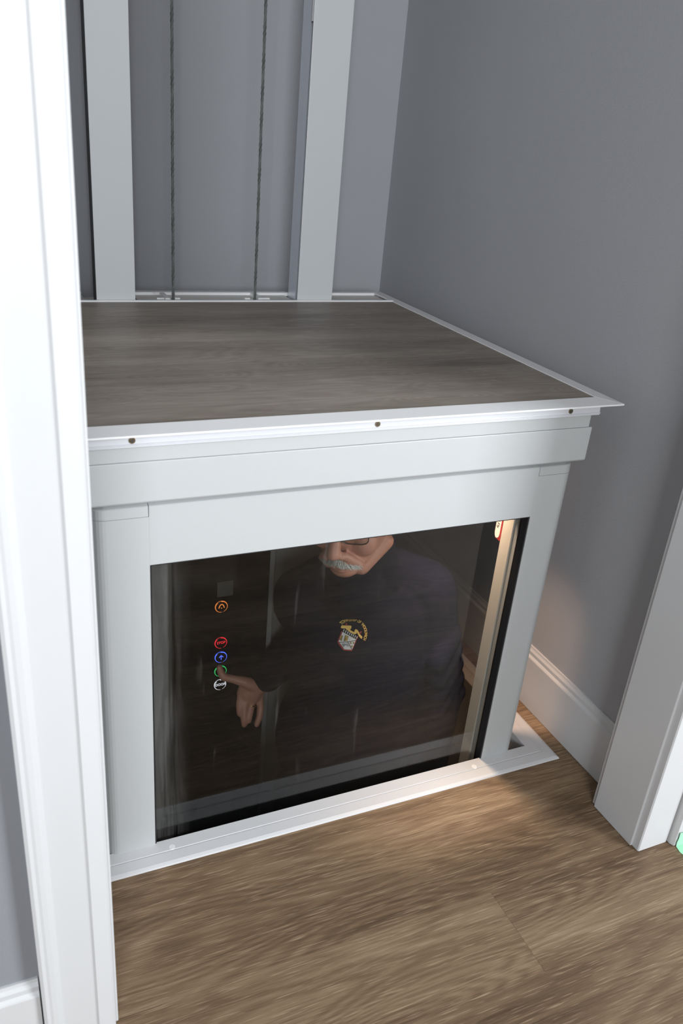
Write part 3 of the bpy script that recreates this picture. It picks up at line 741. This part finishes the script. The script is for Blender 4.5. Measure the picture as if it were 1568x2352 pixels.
# glasses
bm = bmesh.new()
def tube(bm, pts, r, closed=False, n=6):
    pts = [Vector(p) for p in pts]; N_ = len(pts); Rg = []
    for i, p in enumerate(pts):
        a = pts[(i-1) % N_] if (closed or i > 0) else p; b_ = pts[(i+1) % N_] if (closed or i < N_-1) else p
        d = (b_-a).normalized(); q = d.to_track_quat('Z', 'Y')
        Rg.append([bm.verts.new(p+q @ Vector((r*math.cos(2*PI*k/n), r*math.sin(2*PI*k/n), 0))) for k in range(n)])
    for i in range(N_ if closed else N_-1):
        a, b_ = Rg[i], Rg[(i+1) % N_]
        for k in range(n): bm.faces.new((a[k], a[(k+1) % n], b_[(k+1) % n], b_[k]))
    if not closed: bm.faces.new(Rg[0]); bm.faces.new(Rg[-1][::-1])
def lens_pts(s):
    P = []
    for i in range(28):
        t = 2*PI*i/28; c, sn = math.cos(t), math.sin(t)
        x = .0255*math.copysign(abs(c)**.6, c); z = .0165*math.copysign(abs(sn)**.65, sn)
        P.append((s*.0335+x, -.0985+abs(s*.0335+x)*.22-.002, -.002+z))
    return P
for s in (-1, 1):
    tube(bm, lens_pts(s), .0010, True)
    tube(bm, [(s*.060, -.087, .006), (s*.074, -.080, .006), (s*.083, -.03, .006), (s*.084, .01, .004), (s*.083, .022, -.012)], .0014)
tube(bm, [(-.009, -.099, .003), (0, -.1025, .006), (.009, -.099, .003)], .0011)
gl_ = head_part('glasses', bm, nmat('dark_frame_metal', (.03, .03, .03), .3, metal=.7))
for s in (-1, 1):
    bm = bmesh.new(); v_ = [bm.verts.new(p) for p in lens_pts(s)]; bm.faces.new(v_)
    bmesh.ops.transform(bm, matrix=HM, verts=bm.verts); obj('lens', bm, glassy('lens_glass', (.9, .88, .86), gain=.9), gl_)
# finger ring and thumb nail
bm = bmesh.new(); tmp = []
c0 = Vector((.0972, .3580, -.0475)); dd = Vector((-.007, -.013, -.018)).normalized(); q = dd.to_track_quat('Z', 'Y')
tube(bm, [c0+q @ Vector((.0097*math.cos(2*PI*i/24), .0097*math.sin(2*PI*i/24), 0)) for i in range(24)], .0013, True); obj('finger_ring', bm, GOLD, per, smooth=True)

# embroidered badge, laid onto the cloth
sme = shirt.data; bv = BVHTree.FromPolygons([v.co+world_of(per) for v in sme.vertices], [tuple(p.vertices) for p in sme.polygons])
def on_chest(p, lift):
    h = bv.ray_cast(Vector((p.x, -.5, p.z)), Vector((0, 1, 0)))
    y = h[0].y if h[0] else .12
    return Vector((p.x, y-lift, p.z))
h0 = bv.ray_cast(Vector((.187, -.5, .291)), Vector((0, 1, 0)))[0]

BK = 1.0; BX, BZ = .2112, .2551
def emb(u, v):     # drawing units -> cloth plane
    du, dv = (u/11.2+740-800)/10, (v/11.2+1380-1460)/10
    return Vector((BX+du*.0079-dv*.0002, 0, BZ+du*.0003-dv*.0084))
badge = empty('badge', h0 if h0 else (.187, .12, .29)); badge.parent = per; badge.location = (h0 if h0 else Vector((.187, .12, .29)))-world_of(per)
EM = {k: nmat('thread_'+k, c, .7) for k, c in dict(gold=(.72, .46, .11), white=(.62, .60, .58), black=(.006, .006, .006), red=(.26, .015, .015), olive=(.20, .14, .03), grey=(.25, .25, .27)).items()}
def patch(name, polys, mat, lift):
    bm = bmesh.new()
    for P in polys:
        vs_ = [bm.verts.new(emb(*p)) for p in P]
        bm.faces.new(vs_)
    bmesh.ops.triangulate(bm, faces=bm.faces)
    bmesh.ops.subdivide_edges(bm, edges=bm.edges, cuts=1, use_grid_fill=True)
    for v in bm.verts: v.co = on_chest(v.co, lift)
    o = obj(name, bm, EM[mat], badge); s = o.modifiers.new('s', 'SOLIDIFY'); s.thickness = .0004; s.offset = 0
    return o
def line(a, b_, wdt):
    a, b_ = Vector(a), Vector(b_); n = Vector((-(b_-a).y, (b_-a).x)).normalized()*wdt/2
    return [tuple(a+n), tuple(b_+n), tuple(b_-n), tuple(a-n)]
patch('shield_border', [[(500, 790), (400, 1060), (430, 1140), (540, 1275), (760, 1290), (920, 930), (880, 890)]], 'red', .0006)
patch('shield_field', [[(525, 800), (430, 1050), (560, 1240), (755, 1250), (865, 985)]], 'white', .0012)
patch('shield_bars', [[(555, 715), (525, 800), (865, 975), (900, 905)]], 'black', .0015)
patch('bar_stripe', [line((563+47*i, 722+26*i), (540+47*i, 785+25*i), 17) for i in range(8)], 'white', .0020)
patch('castle', [[(585, 870), (540, 1030), (630, 1015), (665, 900)], [(500, 880), (450, 1000), (495, 1040), (530, 900)]], 'olive', .0018)
patch('castle_windows', [line((590, 890+38*i), (640, 905+36*i), 14) for i in range(4)] + [line((480, 900), (460, 960), 14)], 'gold', .0024)
patch('shield_lines', [line((430, 1070), (865, 1005), 12), line((640, 1040), (760, 1240), 12)], 'black', .0024)
patch('charge', [[(500, 1090), (560, 1085), (640, 1110), (680, 1165), (640, 1150), (590, 1120), (540, 1180), (510, 1130)], line((570, 1100), (640, 1095), 10)], 'grey', .0022)
patch('charge_dots', [[(700+a, 1050+b_), (730+a, 1045+b_), (745+a, 1080+b_), (712+a, 1095+b_)] for a, b_ in ((0, 0), (70, 0), (30, 85))], 'olive', .0022)
patch('ribbon', [[(480, 690), (505, 640), (700, 630), (745, 640), (725, 710), (690, 705), (720, 745), (800, 790), (845, 790), (815, 745), (850, 715), (900, 740), (950, 840), (1025, 920), (1000, 975), (930, 900), (880, 800), (855, 840), (800, 840), (700, 790), (655, 735), (660, 695), (500, 710)]], 'gold', .0022)
patch('red_leaf', [[(600, 625), (620, 570), (655, 625)]], 'red', .0016); patch('red_leaf', [[(930, 800), (1015, 780), (985, 845)]], 'red', .0016)
# arc lettering
txt = 'TOWNSHIP OF WOOLWICH'; C0 = Vector((765, 840)); R_a = 352
a0, a1 = math.radians(-132+270-270), math.radians(34)
bm_all = bmesh.new()
angs = []
wd = {' ': .55, 'I': .42, 'W': 1.25, 'O': 1.05, 'N': 1.02, 'H': 1.0}
tot = sum(wd.get(c, .86) for c in txt); acc = 0
for c in txt:
    wv = wd.get(c, .86); f = (acc+wv/2)/tot; acc += wv
    if c == ' ': continue
    a = math.radians(-141)+f*math.radians(141+30)
    me = text_mesh(c, 100, 'l', 1.2)
    for v in me.vertices:
        lx, ly = v.co.x*.82, v.co.y*1.05
        p = C0+Vector((math.cos(a), math.sin(a)))*(R_a+ly)+Vector((-math.sin(a), math.cos(a)))*lx
        w3 = on_chest(emb(p.x, p.y), .0016 if v.co.z > 0 else .0012)
        v.co = w3
    bm_all.from_mesh(me)
obj('badge_lettering', bm_all, EM['gold'], badge)
badge['label'] = 'gold, red and white embroidered crest'
